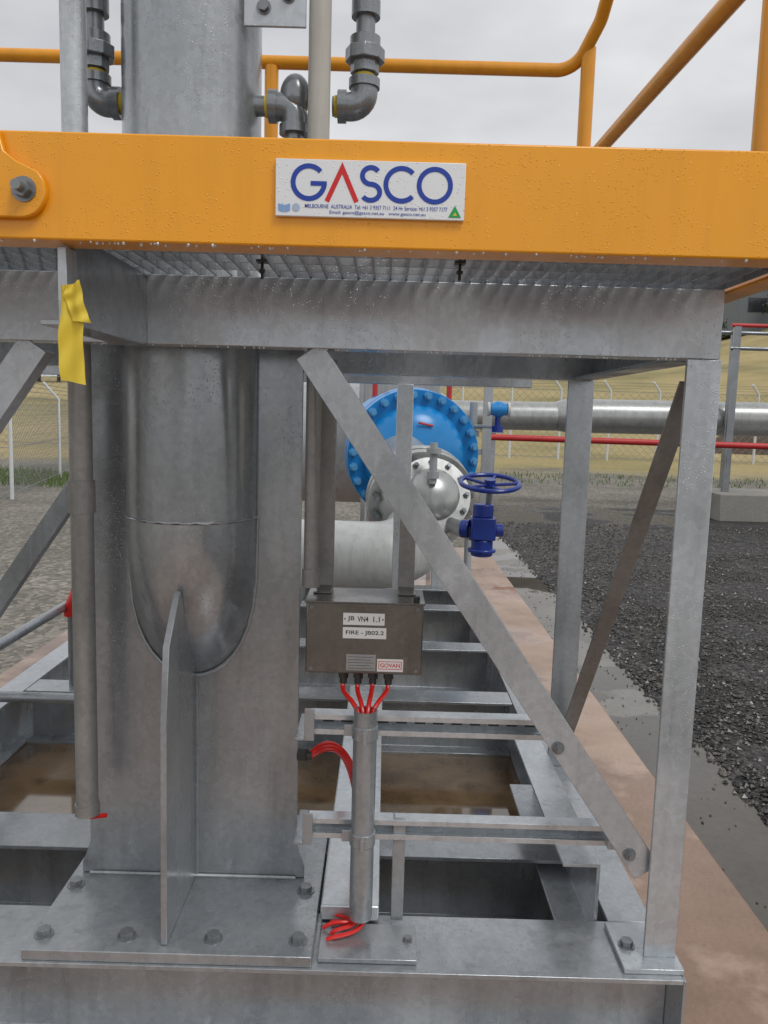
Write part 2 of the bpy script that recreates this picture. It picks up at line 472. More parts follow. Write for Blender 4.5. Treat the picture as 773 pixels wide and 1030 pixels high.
# ================================================================= PLATFORM SUPPORT FRAME
fr = thing('platform_support_frame', (-.48, 2.2, ZT), 'galvanised steel braced frame carrying the yellow platform', 'steel frame')
M().extr(C_prof(.075, .146, .009), (-1.72, 1.74, 1.933), Y, Z, X, 2.433).obj('top_beam', GB, fr, .0015)
M().extr(C_prof(-.075, .146, .009), (.713, 1.818, 1.932), X, Z, Y, .98).obj('side_top_beam', G, fr, .0015)
M().extr(C_prof(.075, .146, .009), (-1.72, 2.80, 1.933), Y, Z, X, 2.433).obj('top_beam', GB, fr, .0015)
M().extr(C_prof(.075, .146, .009), (-1.72, 1.818, 1.932), X, Z, Y, .98).obj('side_top_beam', G, fr, .0015)
M().extr([(0,0),(-.075,0),(-.075,.009),(-.009,.009),(-.009,.075),(0,.075)], (.716, 1.735, ZT+.013), X, Y, Z, 1.786-ZT-.0135).obj('post', GB, fr, .0015)
M().extr([(0,0),(-.09,0),(-.09,.009),(-.009,.009),(-.009,.09),(0,.09)], (.716, 2.79, ZT+.001), X, Y, Z, 1.784-ZT).obj('post', G, fr, .0015)
M().extr(L_prof(.075, .075, .009), (-1.69, 1.735, ZT+.001), X, Y, Z, 1.784-ZT).obj('post', GB, fr, .0015)
M().extr(L_prof(.075, .075, .009), (-1.69, 2.79, ZT+.001), X, Y, Z, 1.784-ZT).obj('post', G, fr, .0015)
def brace(p, q, w, t, leg, n, name, mt, parent, side=1):
    p, q, n = Vector(p), Vector(q), Vector(n)
    d = (q-p).normalized(); u = d.cross(n).normalized()*side
    prof = [(-w/2,0),(w/2,0),(w/2,leg),(w/2-t,leg),(w/2-t,t),(-w/2,t)] if leg else [(-w/2,0),(w/2,0),(w/2,t),(-w/2,t)]
    return M().extr(prof, p, u, n, d, (q-p).length).obj(name, mt, parent, .0012)
brace((-.172, 1.752, 1.782), (.640, 1.752, .60), .066, .008, .05, Y, 'brace', GB, fr)
brace((-.77, 1.752, 1.782), (-1.60, 1.752, .60), .066, .008, .05, Y, 'brace', GB, fr)
brace((-.83, 2.86, 1.782), (-1.66, 2.86, .57), .066, .008, .05, Y, 'brace', G, fr)
brace((.705, 1.84, 1.76), (.695, 2.785, .50), .07, .007, .048, X*-1, 'brace', BRACE, fr, -1)
M().extr(C_prof(-.06, .150, .009), (-.519, 1.345, 1.9315), X, Z, Y, .394).obj('bracket_beam', G, fr, .0015)
M().box(-.530, -.515, 1.300, 1.344, 1.782, 1.9).obj('bracket_end_plate', GB, fr, .0015)
M().extr(C_prof(.075, .146, .009), (-1.65, 3.62, 1.933), Y, Z, X, 2.3).obj('top_beam', G, fr, .0015)
M().box(.045, .118, 3.6, 3.67, ZT+.2, 1.786).obj('post', GB, fr, .002)

# ================================================================= YELLOW PLATFORM
pl = thing('platform', (-.3, 2.1, 1.934), 'yellow painted platform edge with galvanised open grating floor', 'platform')
M().extr(C_prof(.07, .160, .009), (-1.8, 1.27, 2.064), Y, Z, X, 2.6).obj('edge_beam', YEL, pl, .003)
M().extr(C_prof(-.06, .13, .008), (.795, 1.342, 2.062), X, Z, Y, 1.6).obj('edge_beam', YELR, pl, .003)
gr = M()
x = -1.7
while x < .72:
    segs = [(1.352, 2.88)]
    if abs(x+.483) < .19: segs = [(1.352, 1.80), (2.2, 2.88)]
    for a, b in segs: gr.box(x-.0022, x+.0022, a, b, 1.9355, 1.9655)
    x += .034
y = 1.40
while y < 2.88:
    if 1.8 < y < 2.2: gr.box(-1.7, -.675, y-.003, y+.003, 1.946, 1.9665); gr.box(-.29, .72, y-.003, y+.003, 1.946, 1.9665)
    else: gr.box(-1.7, .72, y-.003, y+.003, 1.946, 1.9665)
    y += .085
gr.obj('grating', G, pl, smooth=False)
M().box(-1.7, .72, 1.3415, 1.3495, 1.934, 1.9665).obj('grating_edge_bar', GB, pl)
m = M()
P = [(-.80, 1.933), (-.567, 1.933)] + [(-.567+.039*math.cos(a), 1.973+.040*math.sin(a)) for a in [rad(-90+i*11.25) for i in range(1, 13)]] + [(-.572, 2.016), (-.590, 2.03), (-.598, 2.062), (-.8, 2.062)]
m.extr([(p[0], p[1]) for p in P], (0, 1.256, 0), X, Z, Y, .0125).obj('lug_plate', YEL, pl, .002)
M().hexbolt((-.560, 1.256, 1.974), -Y, .014, .013, True, .014).obj('bolt', BOLT, pl)
for bx, by in ((-.245, 1.56), (.128, 1.52)):
    m = M().cyl((bx, by, 1.900), (bx, by, 1.945), .0028, 10); m.cyl((bx, by, 1.912), (bx, by, 1.918), .006, 6)
    m.box(bx-.010, bx+.010, by-.012, by+.012, 1.930, 1.9345); m.obj('grating_clip', DARK, pl)
m = M()
for i in range(52):
    x = random.uniform(-.65, .62); m.sphere((x, 1.273+random.random()*.01, 1.9028), random.uniform(.0014, .0028), 8, 6, 1.3)
m.obj('water_drops', DROP, pl, kind='stuff')
m = M()
for i in range(60):
    x = random.uniform(-.8, .71); m.sphere((x, 1.743+random.random()*.01, 1.7855), random.uniform(.0015, .0027), 8, 6, 1.3)
m.obj('water_drops', DROP, fr, kind='stuff')

hr = thing('handrail', (.66, 2.84, 1.967), 'yellow tubular handrail around the rear of the platform', 'handrail')
M().tube(fillet([(-1.7, 2.84, 2.815), (.60, 2.84, 2.815), (.655, 2.74, 2.93), (.67, 2.5, 3.12), (.70, 1.2, 3.12)], .09, 10), .0215, 16).obj('top_rail', YELR, hr)
M().tube([(-1.7, 2.84, 2.52), (.65, 2.84, 2.52)], .0215, 16).obj('mid_rail', YELR, hr)
M().tube([(.665, 2.84, 2.525), (.71, 1.2, 2.525)], .0215, 16).obj('mid_rail', YELR, hr)
for px, py in ((-.42, 2.84), (.635, 2.80), (.70, 1.58)):
    m = M().cyl((px, py, 1.968), (px, py, 3.1 if py < 2 else (2.87 if px > 0 else 2.80)), .0235, 16)
    m.box(px-.04, px+.04, py-.04, py+.04, 1.9672, 1.976)
    m.obj('handrail_post', YELR, hr)

# ================================================================= SIGN
sg = thing('company_sign', (-.034, 1.262, 1.947), 'white rectangular company sign with blue and red lettering', 'sign')
SX, SZ0, SZ1, SY = -.179, 1.947, 2.031, 1.2615
M().extr([(0,0),(.289,0),(.289,.084),(0,.084)], (SX, SY, SZ0), X, Z, Y, .008).obj('sign_plate', WHITE, sg, .001)
u = .00151
def ribbon(pts, wd):
    pts = [Vector(p) for p in pts]; n = len(pts); L = []; R = []
    for i, p in enumerate(pts):
        d = (pts[min(i+1,n-1)]-pts[max(i-1,0)]).normalized()
        k = 1
        if 0 < i < n-1:
            a = (pts[i]-pts[i-1]).normalized(); k = 1/max(.35, a.dot(d))
        nn = Vector((-d.y, d.x))*wd/2*k
        L.append(p+nn); R.append(p-nn)
    m = M()
    vs = [(p.x, SY-.0006, p.y) for p in L+R]
    m.add(vs, [(i, i+1, n+i+1, n+i) for i in range(n-1)]); return m
cz = SZ0 + .0500; sw = 4.9*u
def arc(cx, cy, rx, ry, a0, a1, n=36):
    return [Vector((cx+rx*math.cos(rad(a0+(a1-a0)*i/n)), cy+ry*math.sin(rad(a0+(a1-a0)*i/n)))) for i in range(n+1)]
R = 15.8*u
gx = SX+(311.5-278)*u
ribbon(arc(gx, cz, R, R, 42, 352), sw).obj('letter_g', BLUEL, sg, smooth=False)
M().box(gx+R*.12, gx+R+sw*.48, SY-.0008, SY-.0005, cz-sw*.5-.001, cz+sw*.4-.001).obj('letter_g_bar', BLUEL, sg, smooth=False)
ax = SX+(345-278)*u
ribbon([(ax-15*u, cz-18*u), (ax, cz+14.6*u), (ax+15*u, cz-18*u)], sw*.98).obj('letter_a', REDL, sg, smooth=False)
s_x = SX+(374-278)*u
S = arc(s_x, cz+7.8*u, 8.6*u, 8.0*u, 35, 270, 24) + arc(s_x, cz-8.0*u, 9.2*u, 7.8*u, 90, -145, 24)[1:]
ribbon(S, sw).obj('letter_s', BLUEL, sg, smooth=False)
ribbon(arc(SX+(405-278)*u, cz, R, R, 45, 315), sw).obj('letter_c', BLUEL, sg, smooth=False)
ribbon(arc(SX+(438.5-278)*u, cz, R, R, 0, 360, 48), sw).obj('letter_o', BLUEL, sg, smooth=False)
text_mesh('MELBOURNE  AUSTRALIA  Tel: +61 3 9357 7111  24 Hr Service: +61 3 9357 7177', SX+30*u, SX+174*u, SZ0+.0125, .0060, SY-.0007, .004).obj('sign_lettering', BLUEL, sg, smooth=False)
text_mesh('Email: gasco@gasco.net.au   www.gasco.net.au', SX+55*u, SX+152*u, SZ0+.0035, .0064, SY-.0007, .004).obj('sign_lettering', BLUEL, sg, smooth=False)
m = M().add([(SX+3*u, SY-.0007, SZ0+.008), (SX+9*u, SY-.0007, SZ0+.005), (SX+9*u, SY-.0007, SZ0+.016), (SX+3*u, SY-.0007, SZ0+.018)], [(0,1,2,3)])
m.add([(SX+9.6*u, SY-.0007, SZ0+.005), (SX+15*u, SY-.0007, SZ0+.008), (SX+15*u, SY-.0007, SZ0+.018), (SX+9.6*u, SY-.0007, SZ0+.016)], [(0,1,2,3)])
m.obj('blue_emblem', paint('pale_blue_lettering', (.22, .38, .68), .4, .03), sg, smooth=False)
M().cyl((SX+21*u, SY-.0003, SZ0+.013), (SX+21*u, SY-.0009, SZ0+.013), .0058, 24).obj('round_emblem', paint('grey_blue_lettering', (.4, .5, .65), .4, .03), sg, smooth=False)
m = M().add([(SX+175*u, SY-.0007, SZ0+.004), (SX+188*u, SY-.0007, SZ0+.004), (SX+181.5*u, SY-.0007, SZ0+.0215)], [(0,1,2)]); m.obj('green_triangle_emblem', GREENL, sg, smooth=False)
m = M().add([(SX+179.5*u, SY-.0009, SZ0+.0065), (SX+184.0*u, SY-.0009, SZ0+.007), (SX+182*u, SY-.0009, SZ0+.0115)], [(0,1,2)]); m.obj('gold_emblem', TAPE, sg, smooth=False)

# ================================================================= RISER PIPE
PX = -.483; PR = .162
rp = thing('riser_pipe', (PX, 2.0, .40), 'large galvanised riser pipe with elbow on bolted plate support', 'pipe')
arcp = [(PX, 2.0, 3.4), (PX, 2.0, 1.384)]
Rb = .457
arcp += [(PX, 2.0+Rb-Rb*math.cos(rad(a)), 1.384-Rb*math.sin(rad(a))) for a in range(3, 91, 3)]
arcp += [(PX, 3.3, 1.384-Rb)]
M().tube(arcp[:2], PR, 64).obj('pipe_shaft', GP, rp)
M().tube(arcp[1:], PR+.0005, 64).obj('elbow', GP, rp)
wl = [(PX+(PR+.001)*math.cos(a), 2.0+(PR+.001)*math.sin(a), 1.384+.0012*math.sin(a*23)) for a in [2*math.pi*i/72 for i in range(73)]]
M().tube(wl, .003, 8, caps=False).obj('weld_seam', G, rp)
hw = .274; zb = .4135
zU = 1.384 - math.sqrt((Rb+PR)**2-Rb**2)
left = [(-hw, 1.90), (-hw, .50), (-hw-.022, .44), (-hw-.022, zb)]
right = [(hw+.022, zb), (hw+.022, .44), (hw, .50), (hw, 1.90)]
U = [(PR+.002, 1.90)]
for i in range(0, 19):
    th = rad(i*10)
    xx = PR*math.cos(th); s_ = PR*math.sin(th)
    zz = 1.384 - math.sqrt((Rb+s_)**2 - Rb**2) if s_ > 1e-6 else 1.384
    U.append((xx*1.012, zz-.001))
U.append((-PR-.002, 1.90))
poly = left + right + U
M().extr([(p[0]+PX, p[1]) for p in poly], (0, 1.994, 0), X, Z, Y, .012).obj('support_plate', GP, rp, .001)
M().tube([(p[0]+PX, 1.993, p[1]) for p in U[1:-1]], .0045, 8).obj('weld_seam', GP, rp)
fin = [(1.862, 1.200), (1.842, 1.222), (1.832, 1.215), (1.742, 1.115), (1.715, .95), (1.708, zb), (1.9935, zb), (1.9935, zU+.03)]
fin += [(2.0+Rb-(Rb+PR)*math.cos(rad(a)), 1.384-(Rb+PR)*math.sin(rad(a))) for a in (36, 31, 26, 21)]
M().extr([(p[0], p[1]) for p in fin], (PX-.0075, 0, 0), Y, Z, X, .015).obj('gusset_fin', GP, rp, .0015)
M().tube([(PX+.01, 1.99, zb), (PX+.01, 1.99, zU)], .005, 6).obj('weld_seam', GP, rp)
M().tube([(PX-hw, 1.988, zb+.002), (PX+hw, 1.988, zb+.002)], .005, 6).obj('weld_seam', GP, rp)
M().box(-.803, -.138, 1.682, 2.33, .3855, .4115).obj('base_plate', GP, rp, .002)
for bx, by in ((-.773,1.737),(-.578,1.737),(-.374,1.737),(-.174,1.737),(-.775,1.937),(-.176,1.937)):
    M().hexbolt((bx, by, .4115), Z, .0165, .013).obj('bolt', BOLT, rp)

cd = thing('conduit', (-.716, 1.87, .652), 'galvanised vertical conduit beside the riser pipe', 'conduit')
M().cyl((-.716, 1.87, .652), (-.716, 1.87, 2.0), .0265, 24).obj('conduit_tube', CONB, cd)
M().cyl((-.716, 1.87, 2.0), (-.716, 1.87, 3.3), .0285, 24).obj('conduit_tube', GB, cd)
M().cyl((-.716, 1.87, 1.40), (-.716, 1.87, 1.475), .031, 24).obj('coupling', CONB, cd)
M().cyl((-.716, 1.87, .645), (-.716, 1.87, .672), .030, 24).obj('coupling', CONB, cd)
M().tube(fillet([(-.716,1.87,.66),(-.712,1.87,.635),(-.68,1.9,.625)], .01, 5), .006, 8).obj('red_cable', REDC, cd)
cd2 = thing('conduit', (-.175, 1.9, 1.22), 'beige vertical plastic conduit ending above the junction box', 'conduit')
M().cyl((-.175, 1.92, 1.955), (-.175, 1.92, 3.2), .0255, 24).obj('conduit_tube', PVC, cd2)
M().cyl((-.175, 1.92, 1.245), (-.175, 1.92, 1.954), .0185, 24).obj('conduit_tube', CONB, cd2)
M().cyl((-.175, 1.92, 1.225), (-.175, 1.92, 1.27), .0225, 24).obj('coupling', CONB, cd2)

def fitting_set(name, x0, x1, yc, z, up, label):
    t = thing(name, (x1, yc, z), label, 'pipe fitting')
    sgn = 1 if up else -1
    path = fillet([(x0, yc, z), (x1, yc, z), (x1, yc, z+sgn*(.9 if up else .42))], .03, 8)
    M().tube(path, .0225, 20).obj('branch_pipe', GD, t)
    sx_ = math.copysign(1, x1-x0)
    e = fillet([(x1-sx_*.05, yc, z), (x1, yc, z), (x1, yc, z+sgn*.05)], .032, 8)
    M().tube(e, .032, 20).obj('elbow_fitting', GD, t)
    M().cyl((x1-sx_*.062, yc, z), (x1-sx_*.042, yc, z), .037, 20).obj('collar', GD, t)
    M().cyl((x1, yc, z+sgn*.042), (x1, yc, z+sgn*.062), .037, 20).obj('collar', GD, t)
    M().cyl((x1-sx_*.070, yc, z), (x1-sx_*.062, yc, z), .0245, 20).obj('thread_tape', TAPE, t)
    if up:
        M().cyl((x1, yc, z+.064), (x1, yc, z+.072), .0245, 20).obj('thread_tape', TAPE, t)
        M().cyl((x1, yc, z+.10), (x1, yc, z+.13), .047, 8).obj('union_nut', GD, t, .002)
        M().cyl((x1, yc, z+.13), (x1, yc, z+.155), .036, 20).obj('collar', GD, t)
        M().cyl((x1, yc, z+.075), (x1, yc, z+.10), .034, 8).obj('collar', GD, t)
        M().cyl((x1, yc, z+.20), (x1, yc, z+.235), .034, 20).obj('collar', GD, t)
    return t
fitting_set('pipe_fitting', -.15, -.075, 2.0, 2.375, True, 'galvanised elbow and union fitting rising from branch pipe')
fitting_set('pipe_fitting', -.60, -.722, 2.02, 2.375, True, 'galvanised elbow and union fitting beside riser pipe')
t = fitting_set('pipe_fitting', -.335, -.235, 1.97, 2.36, False, 'galvanised elbow fitting turning down from riser pipe')
M().sphere((-.235, 1.97, 2.385), .036, 24, 14, 1.35).obj('elbow_cap', GD, t)
ip = thing('mounting_plate', (-.28, 1.9, 2.505), 'bolted galvanised mounting plate fixed beside the riser pipe', 'plate')
M().box(-.345, -.205, 1.90, 1.908, 2.505, 2.75).obj('plate_body', GB, ip, .002)
M().hexbolt((-.30, 1.90, 2.545), -Y, .012, .01).obj('bolt', BOLT, ip)
M().hexbolt((-.245, 1.90, 2.57), -Y, .012, .01).obj('bolt', BOLT, ip)

tp = thing('caution_tape', (-.51, 1.292, 1.69), 'folded yellow tape strip hanging from the bracket beam', 'tape')
def tape(x0, z0, z1, wd, y0, seedk, lean, pinch):
    n = 26; k = 10; vs = []
    for i in range(n+1):
        t = i/n; z = z0+(z1-z0)*t; cxx = x0+lean*t+.002*math.sin(t*6+seedk)
        ww = wd*(pinch+(1-pinch)*smooth(t*2.2))
        for j in range(k+1):
            s_ = j/k-.5
            vs.append((cxx+s_*ww, y0+.004*math.sin(s_*7+t*3+seedk)*(1-.5*t)+.002*math.sin(t*15+s_*5+seedk), z+s_*.010*math.sin(t*4+seedk)))
    m = M().add(vs, [(i*(k+1)+j, i*(k+1)+j+1, (i+1)*(k+1)+j+1, (i+1)*(k+1)+j) for i in range(n) for j in range(k)])
    return m
tape(-.509, 1.838, 1.687, .040, 1.291, 0, .006, .62).obj('tape_strip', TAPE, tp)
tape(-.502, 1.842, 1.782, .030, 1.286, 2, .012, .8).obj('tape_strip', TAPE, tp)

# ================================================================= JUNCTION BOX
jb = thing('junction_box', (-.04, 1.92, 1.03), 'brown stainless junction box with white labels on struts', 'junction box')
bx0, bx1, bz0, bz1, by = -.179, .101, 1.029, 1.203, 1.85
M().box(bx0+.004, bx1-.004, by+.012, by+.15, bz0+.002, bz1-.002).obj('box_body', STAIN, jb, .004)
M().box(bx0, bx1, by, by+.014, bz0, bz1).obj('box_lid', STAIN, jb, .004)
M().box(bx0-.003, bx1+.003, by-.004, by+.152, bz1-.0015, bz1+.003).obj('rain_hood', STAIN, jb, .001)
for sx_ in (-.147, .062):
    top_ = 1.784 if sx_ < 0 else 1.43
    M().extr([(0,0),(0,.04),(.0025,.04),(.0025,.0025),(.0385,.0025),(.0385,.04),(.041,.04),(.041,0)], (sx_-.0205, 2.003, 1.0), X, Y, Z, top_-1.0).obj('strut', BRACE, jb, .0006)
    M().box(sx_-.022, sx_+.022, 1.925, 2.0025, bz1+.0035, bz1+.008).obj('mounting_tab', STAIN, jb, .001)
for cx_, cz_ in ((bx0+.014, bz1-.012), (bx1-.014, bz1-.012), (bx0+.014, bz0+.012), (bx1-.014, bz0+.012)):
    M().cyl((cx_, by, cz_), (cx_, by-.004, cz_), .0045, 14).obj('screw', BOLT, jb)
k = 1.85/785
lx = lambda p: (p-366.5)*k - .0395
yt = by-.0005
M().box(lx(345), lx(387), yt-.0012, yt, 1.150, 1.179).obj('label_plate', LABW, jb)
M().box(lx(345), lx(389), yt-.0012, yt, 1.117, 1.144).obj('label_plate', LABW, jb)
text_mesh('JB', lx(349.5), lx(356.5), 1.158, .0135, yt-.0015, .014).obj('label_lettering', BLACK, jb, smooth=False)
text_mesh('VN4', lx(359.5), lx(370.5), 1.158, .0135, yt-.0015, .014).obj('label_lettering', BLACK, jb, smooth=False)
text_mesh('1.1', lx(375.5), lx(382), 1.158, .0135, yt-.0015, .014).obj('label_lettering', BLACK, jb, smooth=False)
text_mesh('FIRE - JB02.2', lx(348), lx(386.5), 1.124, .0125, yt-.0015, .014).obj('label_lettering', BLACK, jb, smooth=False)
for q in (346.8, 385.2): M().cyl((lx(q), yt-.001, 1.1645), (lx(q), yt-.0025, 1.1645), .0018, 10).obj('label_screw', DARK, jb)
M().box(lx(349), lx(379), yt-.001, yt, 1.038, 1.078).obj('data_plate', G, jb)
for i in range(5):
    M().box(lx(351), lx(377-3*(i % 2)), yt-.0013, yt-.0011, 1.043+i*.007, 1.044+i*.007).obj('data_plate_print', DARK, jb)
M().box(lx(380.5), lx(407), yt-.001, yt-.0002, 1.037, 1.068).obj('sticker', LABW, jb)
a, b_, zc = lx(382), lx(405.5), 1.0525
m = M().box(a, b_, yt-.0013, yt-.0012, zc-.010, zc-.0085).box(a, b_, yt-.0013, yt-.0012, zc+.0085, zc+.010).box(a, a+.0015, yt-.0013, yt-.0012, zc-.0085, zc+.0085).box(b_-.0015, b_, yt-.0013, yt-.0012, zc-.0085, zc+.0085)
m.obj('sticker_border', REDL, jb, smooth=False)
text_mesh('GOVAN', a+.004, b_-.004, zc-.005, .010, yt-.0014, .015).obj('sticker_lettering', REDL, jb, smooth=False)
gl = [-.088, -.052, -.016, .022]
for gx_ in gl:
    m = M().cyl((gx_, 1.885, 1.008), (gx_, 1.885, 1.030), .0125, 6); m.cyl((gx_, 1.885, .994), (gx_, 1.885, 1.008), .009, 14)
    m.obj('cable_gland', DARK, jb)
M().cyl((.085, 1.88, 1.203), (.085, 1.88, 1.216), .008, 12).obj('vent_plug', DARK, jb)
cx, cy = -.030, 1.803
lc = thing('conduit', (cx, cy, .40), 'short galvanised conduit carrying red cables below junction box', 'conduit')
m = M(); S_ = 28
def ring(z, r): return [(cx+r*math.cos(2*math.pi*i/S_), cy+r*math.sin(2*math.pi*i/S_), z) for i in range(S_)]
vs = ring(.435, .028)+ring(.958, .028)+ring(.958, .0245)+ring(.80, .0245)
m.add(vs, [(j*S_+i, j*S_+(i+1)%S_, (j+1)*S_+(i+1)%S_, (j+1)*S_+i) for j in range(3) for i in range(S_)])
m.obj('conduit_tube', GP, lc)
for zz in (.905, .64):
    m = M().cyl((cx, cy, zz-.016), (cx, cy, zz+.016), .031, 28); m.box(cx-.004, cx+.004, cy-.046, cy-.025, zz-.015, zz+.015)
    m.box(cx-.05, cx-.024, cy+.002, cy+.006, zz-.014, zz+.014)
    m.obj('pipe_clamp', G, lc, .001)
for i, gx_ in enumerate(gl):
    ex = cx-.012+.008*i; off = .008*math.sin(i*2.1)
    M().tube(bez((gx_, 1.885, 1.0), (gx_*1.12, 1.87+off, .955), (ex, cy+.01, .995), (ex, cy+off*.6, .90)), .0058, 10).obj('red_cable', REDC, None, label='red cable from junction box gland into conduit', category='cable', group='red cables into the conduit')
for i in range(5):
    a0 = i*1.25
    s0 = (cx+.014*math.cos(a0), cy+.014*math.sin(a0), .46)
    ex = cx - .078 + .012*math.sin(i*2.3); ey = cy - .045 + .022*i
    M().tube(bez(s0, (s0[0]+.004, s0[1]-.008*(2-i)*.5, .385), (cx-.045, cy-.05+.02*i, .425+.010*(i % 3)), (ex, ey, .4035)), .0050, 10).obj('red_cable', REDC, None, label='red cable looping out of the conduit foot', category='cable', group='red cables at conduit foot')
def strut(x0, x1, zc, y):
    t = thing('support_strut', ((x0+x1)/2, y, zc-.022), 'slotted galvanised strut channel bolted to diagonal brace', 'strut', 'strut channels')
    h = .025
    prof = [(0,-h),(.04,-h),(.04,h),(0,h),(0,h-.013),(.006,h-.013),(.006,h-.010),(.0025,h-.010),(.0025,h-.0025),(.0375,h-.0025),(.0375,-h+.0025),(.0025,-h+.0025),(.0025,-h+.010),(.006,-h+.010),(.006,-h+.013),(0,-h+.013)]
    M().extr(prof, (x0, y, zc), Y, Z, X, x1-x0).obj('strut_channel', GS, t, .0005)
    xx = x0+.03
    while xx < x1-.03:
        M().box(xx, xx+.026, y+.0345, y+.0372, zc-.006, zc+.006).obj('slot', DARK, t); xx += .045
    M().box(x0-.012, x0+.012, y-.006, y-.001, zc-.04, zc+.04).obj('end_bracket', G, t, .001)
    M().box(x0-.035, x0-.012, y-.006, 1.993, zc-.04, zc-.034).obj('end_bracket', G, t, .001)
    return t
t1 = strut(-.165, .415, .905, 1.838)
t2 = strut(-.165, .585, .640, 1.838)
M().box(.40, .445, 1.815, 1.8375, .883, .927).obj('clamp_plate', GB, t1, .001)
M().box(.565, .61, 1.815, 1.8375, .618, .662).obj('clamp_plate', GB, t2, .001)
M().hexbolt((.415, 1.7515, .900), -Y, .011, .010, True, .008).obj('bolt', BOLT, t1)
M().hexbolt((.596, 1.7515, .645), -Y, .011, .010, True, .008).obj('bolt', BOLT, t2)

ct = thing('cable_tray', (-.055, 2.6, .39), 'galvanised covered cable tray running back along the skid', 'cable tray')
M().box(-.130, .015, 1.835, 3.45, .4, .44).obj('tray_cover', GS, ct, .004)
M().box(-.125, .105, 1.70, 1.83, .3865, .398).obj('tray_end_plate', G, ct, .0015)
M().extr(L_prof(.03, .03, .004), (.045, 1.845, .398), X, Y, Z, .27).obj('tray_upright', G, ct, .001)
M().hexbolt((.085, 1.77, .398), Z, .009, .008).obj('bolt', BOLT, ct)
gn = thing('cable_gland', (-.17, 1.95, .76), 'black cable gland with red cable beside support plate', 'cable gland')
M().cyl((-.203, 1.96, .775), (-.18, 1.955, .775), .017, 6).cyl((-.18, 1.955, .775), (-.168, 1.953, .775), .012, 14).obj('gland_body', DARK, gn)
for i in range(3):
    M().tube(bez((-.170, 1.953, .771+.006*i), (-.13, 1.95+.02*i, .80+.010*i), (-.085+.006*i, 2.02, .800-.004*i), (-.060+.012*i, 2.16, .56)), .0050, 8).obj('red_cable', REDC, gn)

# ================================================================= LEFT SIDE PIECES ON SKID
pp = thing('drain_pipe', (-1.43, 3.4, .73), 'thin galvanised pipe running along the skid', 'pipe')
M().cyl((-1.43, 1.6, .75), (-1.43, 5.0, .75), .021, 18).obj('pipe_tube', GP, pp)
M().cyl((-1.43, 3.95, .75), (-1.43, 4.01, .75), .028, 18).obj('coupling', GD, pp)
for yy in (2.26, 4.3):
    M().box(-1.45, -1.41, yy-.015, yy+.015, .383, .731).obj('pipe_support', G, pp, .001)
pp = thing('drain_pipe', (-1.15, 2.9, .51), 'thin galvanised pipe crossing the skid', 'pipe')
M().cyl((-1.58, 2.95, .53), (-.55, 2.95, .53), .021, 18).obj('pipe_tube', GP, pp)
M().box(-1.56, -1.53, 2.935, 2.965, .386, .51).obj('pipe_support', G, pp, .001)
vh = thing('valve', (-1.24, 3.5, .39), 'small valve with red lever handle on the skid', 'valve')
M().cyl((-1.40, 3.5, .386), (-1.40, 3.5, .72), .014, 18).obj('valve_body', GD, vh)
M().tube(bez((-1.40, 3.5, .71), (-1.40, 3.5, .78), (-1.36, 3.5, .80), (-1.36, 3.5, .86)), .030, 12).obj('lever', REDC, vh)

# ================================================================= BACKGROUND PIPING
def ring_bolts(name, parent, c, axis, R_, n, r, h, mat):
    c = Vector(c); a = Vector(axis).normalized(); uu = a.orthogonal().normalized(); vv = a.cross(uu)
    for i in range(n):
        th = 2*math.pi*(i+.5)/n; p = c + (uu*math.cos(th)+vv*math.sin(th))*R_
        M().cyl(p - a*h, p + a*h, r*.62, 8).cyl(p - a*h*.82, p - a*h*.35, r, 6).obj(name, mat, parent)
def flange(parent, c, axis, R_, t, mat, n, name='flange', bolt=True):
    c = Vector(c); a = Vector(axis).normalized()
    M().cyl(c - a*t/2, c + a*t/2, R_, 48).obj(name, mat, parent, .004)
    if bolt: ring_bolts('stud_bolt', parent, c, axis, R_*.87, n, R_*.07, t*.5+.06, BOLT)
wp = thing('process_pipe', (-.1, 4.5, .42), 'white painted process pipe with bolted silver valve', 'pipe')
path = fillet([(-1.5, 4.45, .86), (.16, 4.42, .86), (.235, 4.90, 1.08)], .25, 12)
M().tube(path, .19, 40).obj('pipe_tube', WPIPE, wp)
ax1 = Vector((-.14, .93, .26)).normalized()
c1 = Vector((.225, 4.80, 1.13)); flange(wp, c1, ax1, .33, .05, SILV, 16); flange(wp, c1+ax1*.072, ax1, .33, .05, SILV, 16, bolt=False)
M().cyl(c1+ax1*.08, c1+ax1*.85, .19, 40).obj('valve_barrel', SILV, wp)
M().dome(c1-ax1*.02, ax1*-1, .27, .22, 44).obj('valve_body', SILV, wp)
ax3 = Vector((.22, -.90, .38)).normalized()
c3 = Vector((.275, 4.58, 1.19))
M().cyl(c3-ax3*.16, c3-ax3*.05, .17, 32).obj('bonnet_neck', SILV, wp)
M().cyl(c3-ax3*.05, c3-ax3*.012, .225, 40).obj('bonnet_flange', SILV, wp, .003)
M().cyl(c3, c3+ax3*.035, .225, 40).obj('bonnet_flange', SILV, wp, .003)
ring_bolts('stud_bolt', wp, c3, -ax3, .197, 12, .018, .062, BOLT)
M().dome(c3+ax3*.035, ax3, .155, .085).obj('bonnet_dome', SILV, wp)
M().cyl((.27, 4.47, 1.27), (.27, 4.47, 1.50), .022, 14).cyl((.27, 4.47, 1.44), (.27, 4.47, 1.47), .042, 16).cyl((.27, 4.47, 1.30), (.27, 4.47, 1.34), .034, 8).obj('vent_stub', GREYP, wp)
M().cyl((.36, 4.62, 1.03), (.50, 4.24, 1.03), .05, 20).obj('valve_outlet', SILV, wp)
for px in (-.9, -.05):
    M().box(px-.06, px+.06, 4.4, 4.5, ZT-.002, .70).obj('pipe_support', G, wp, .002)
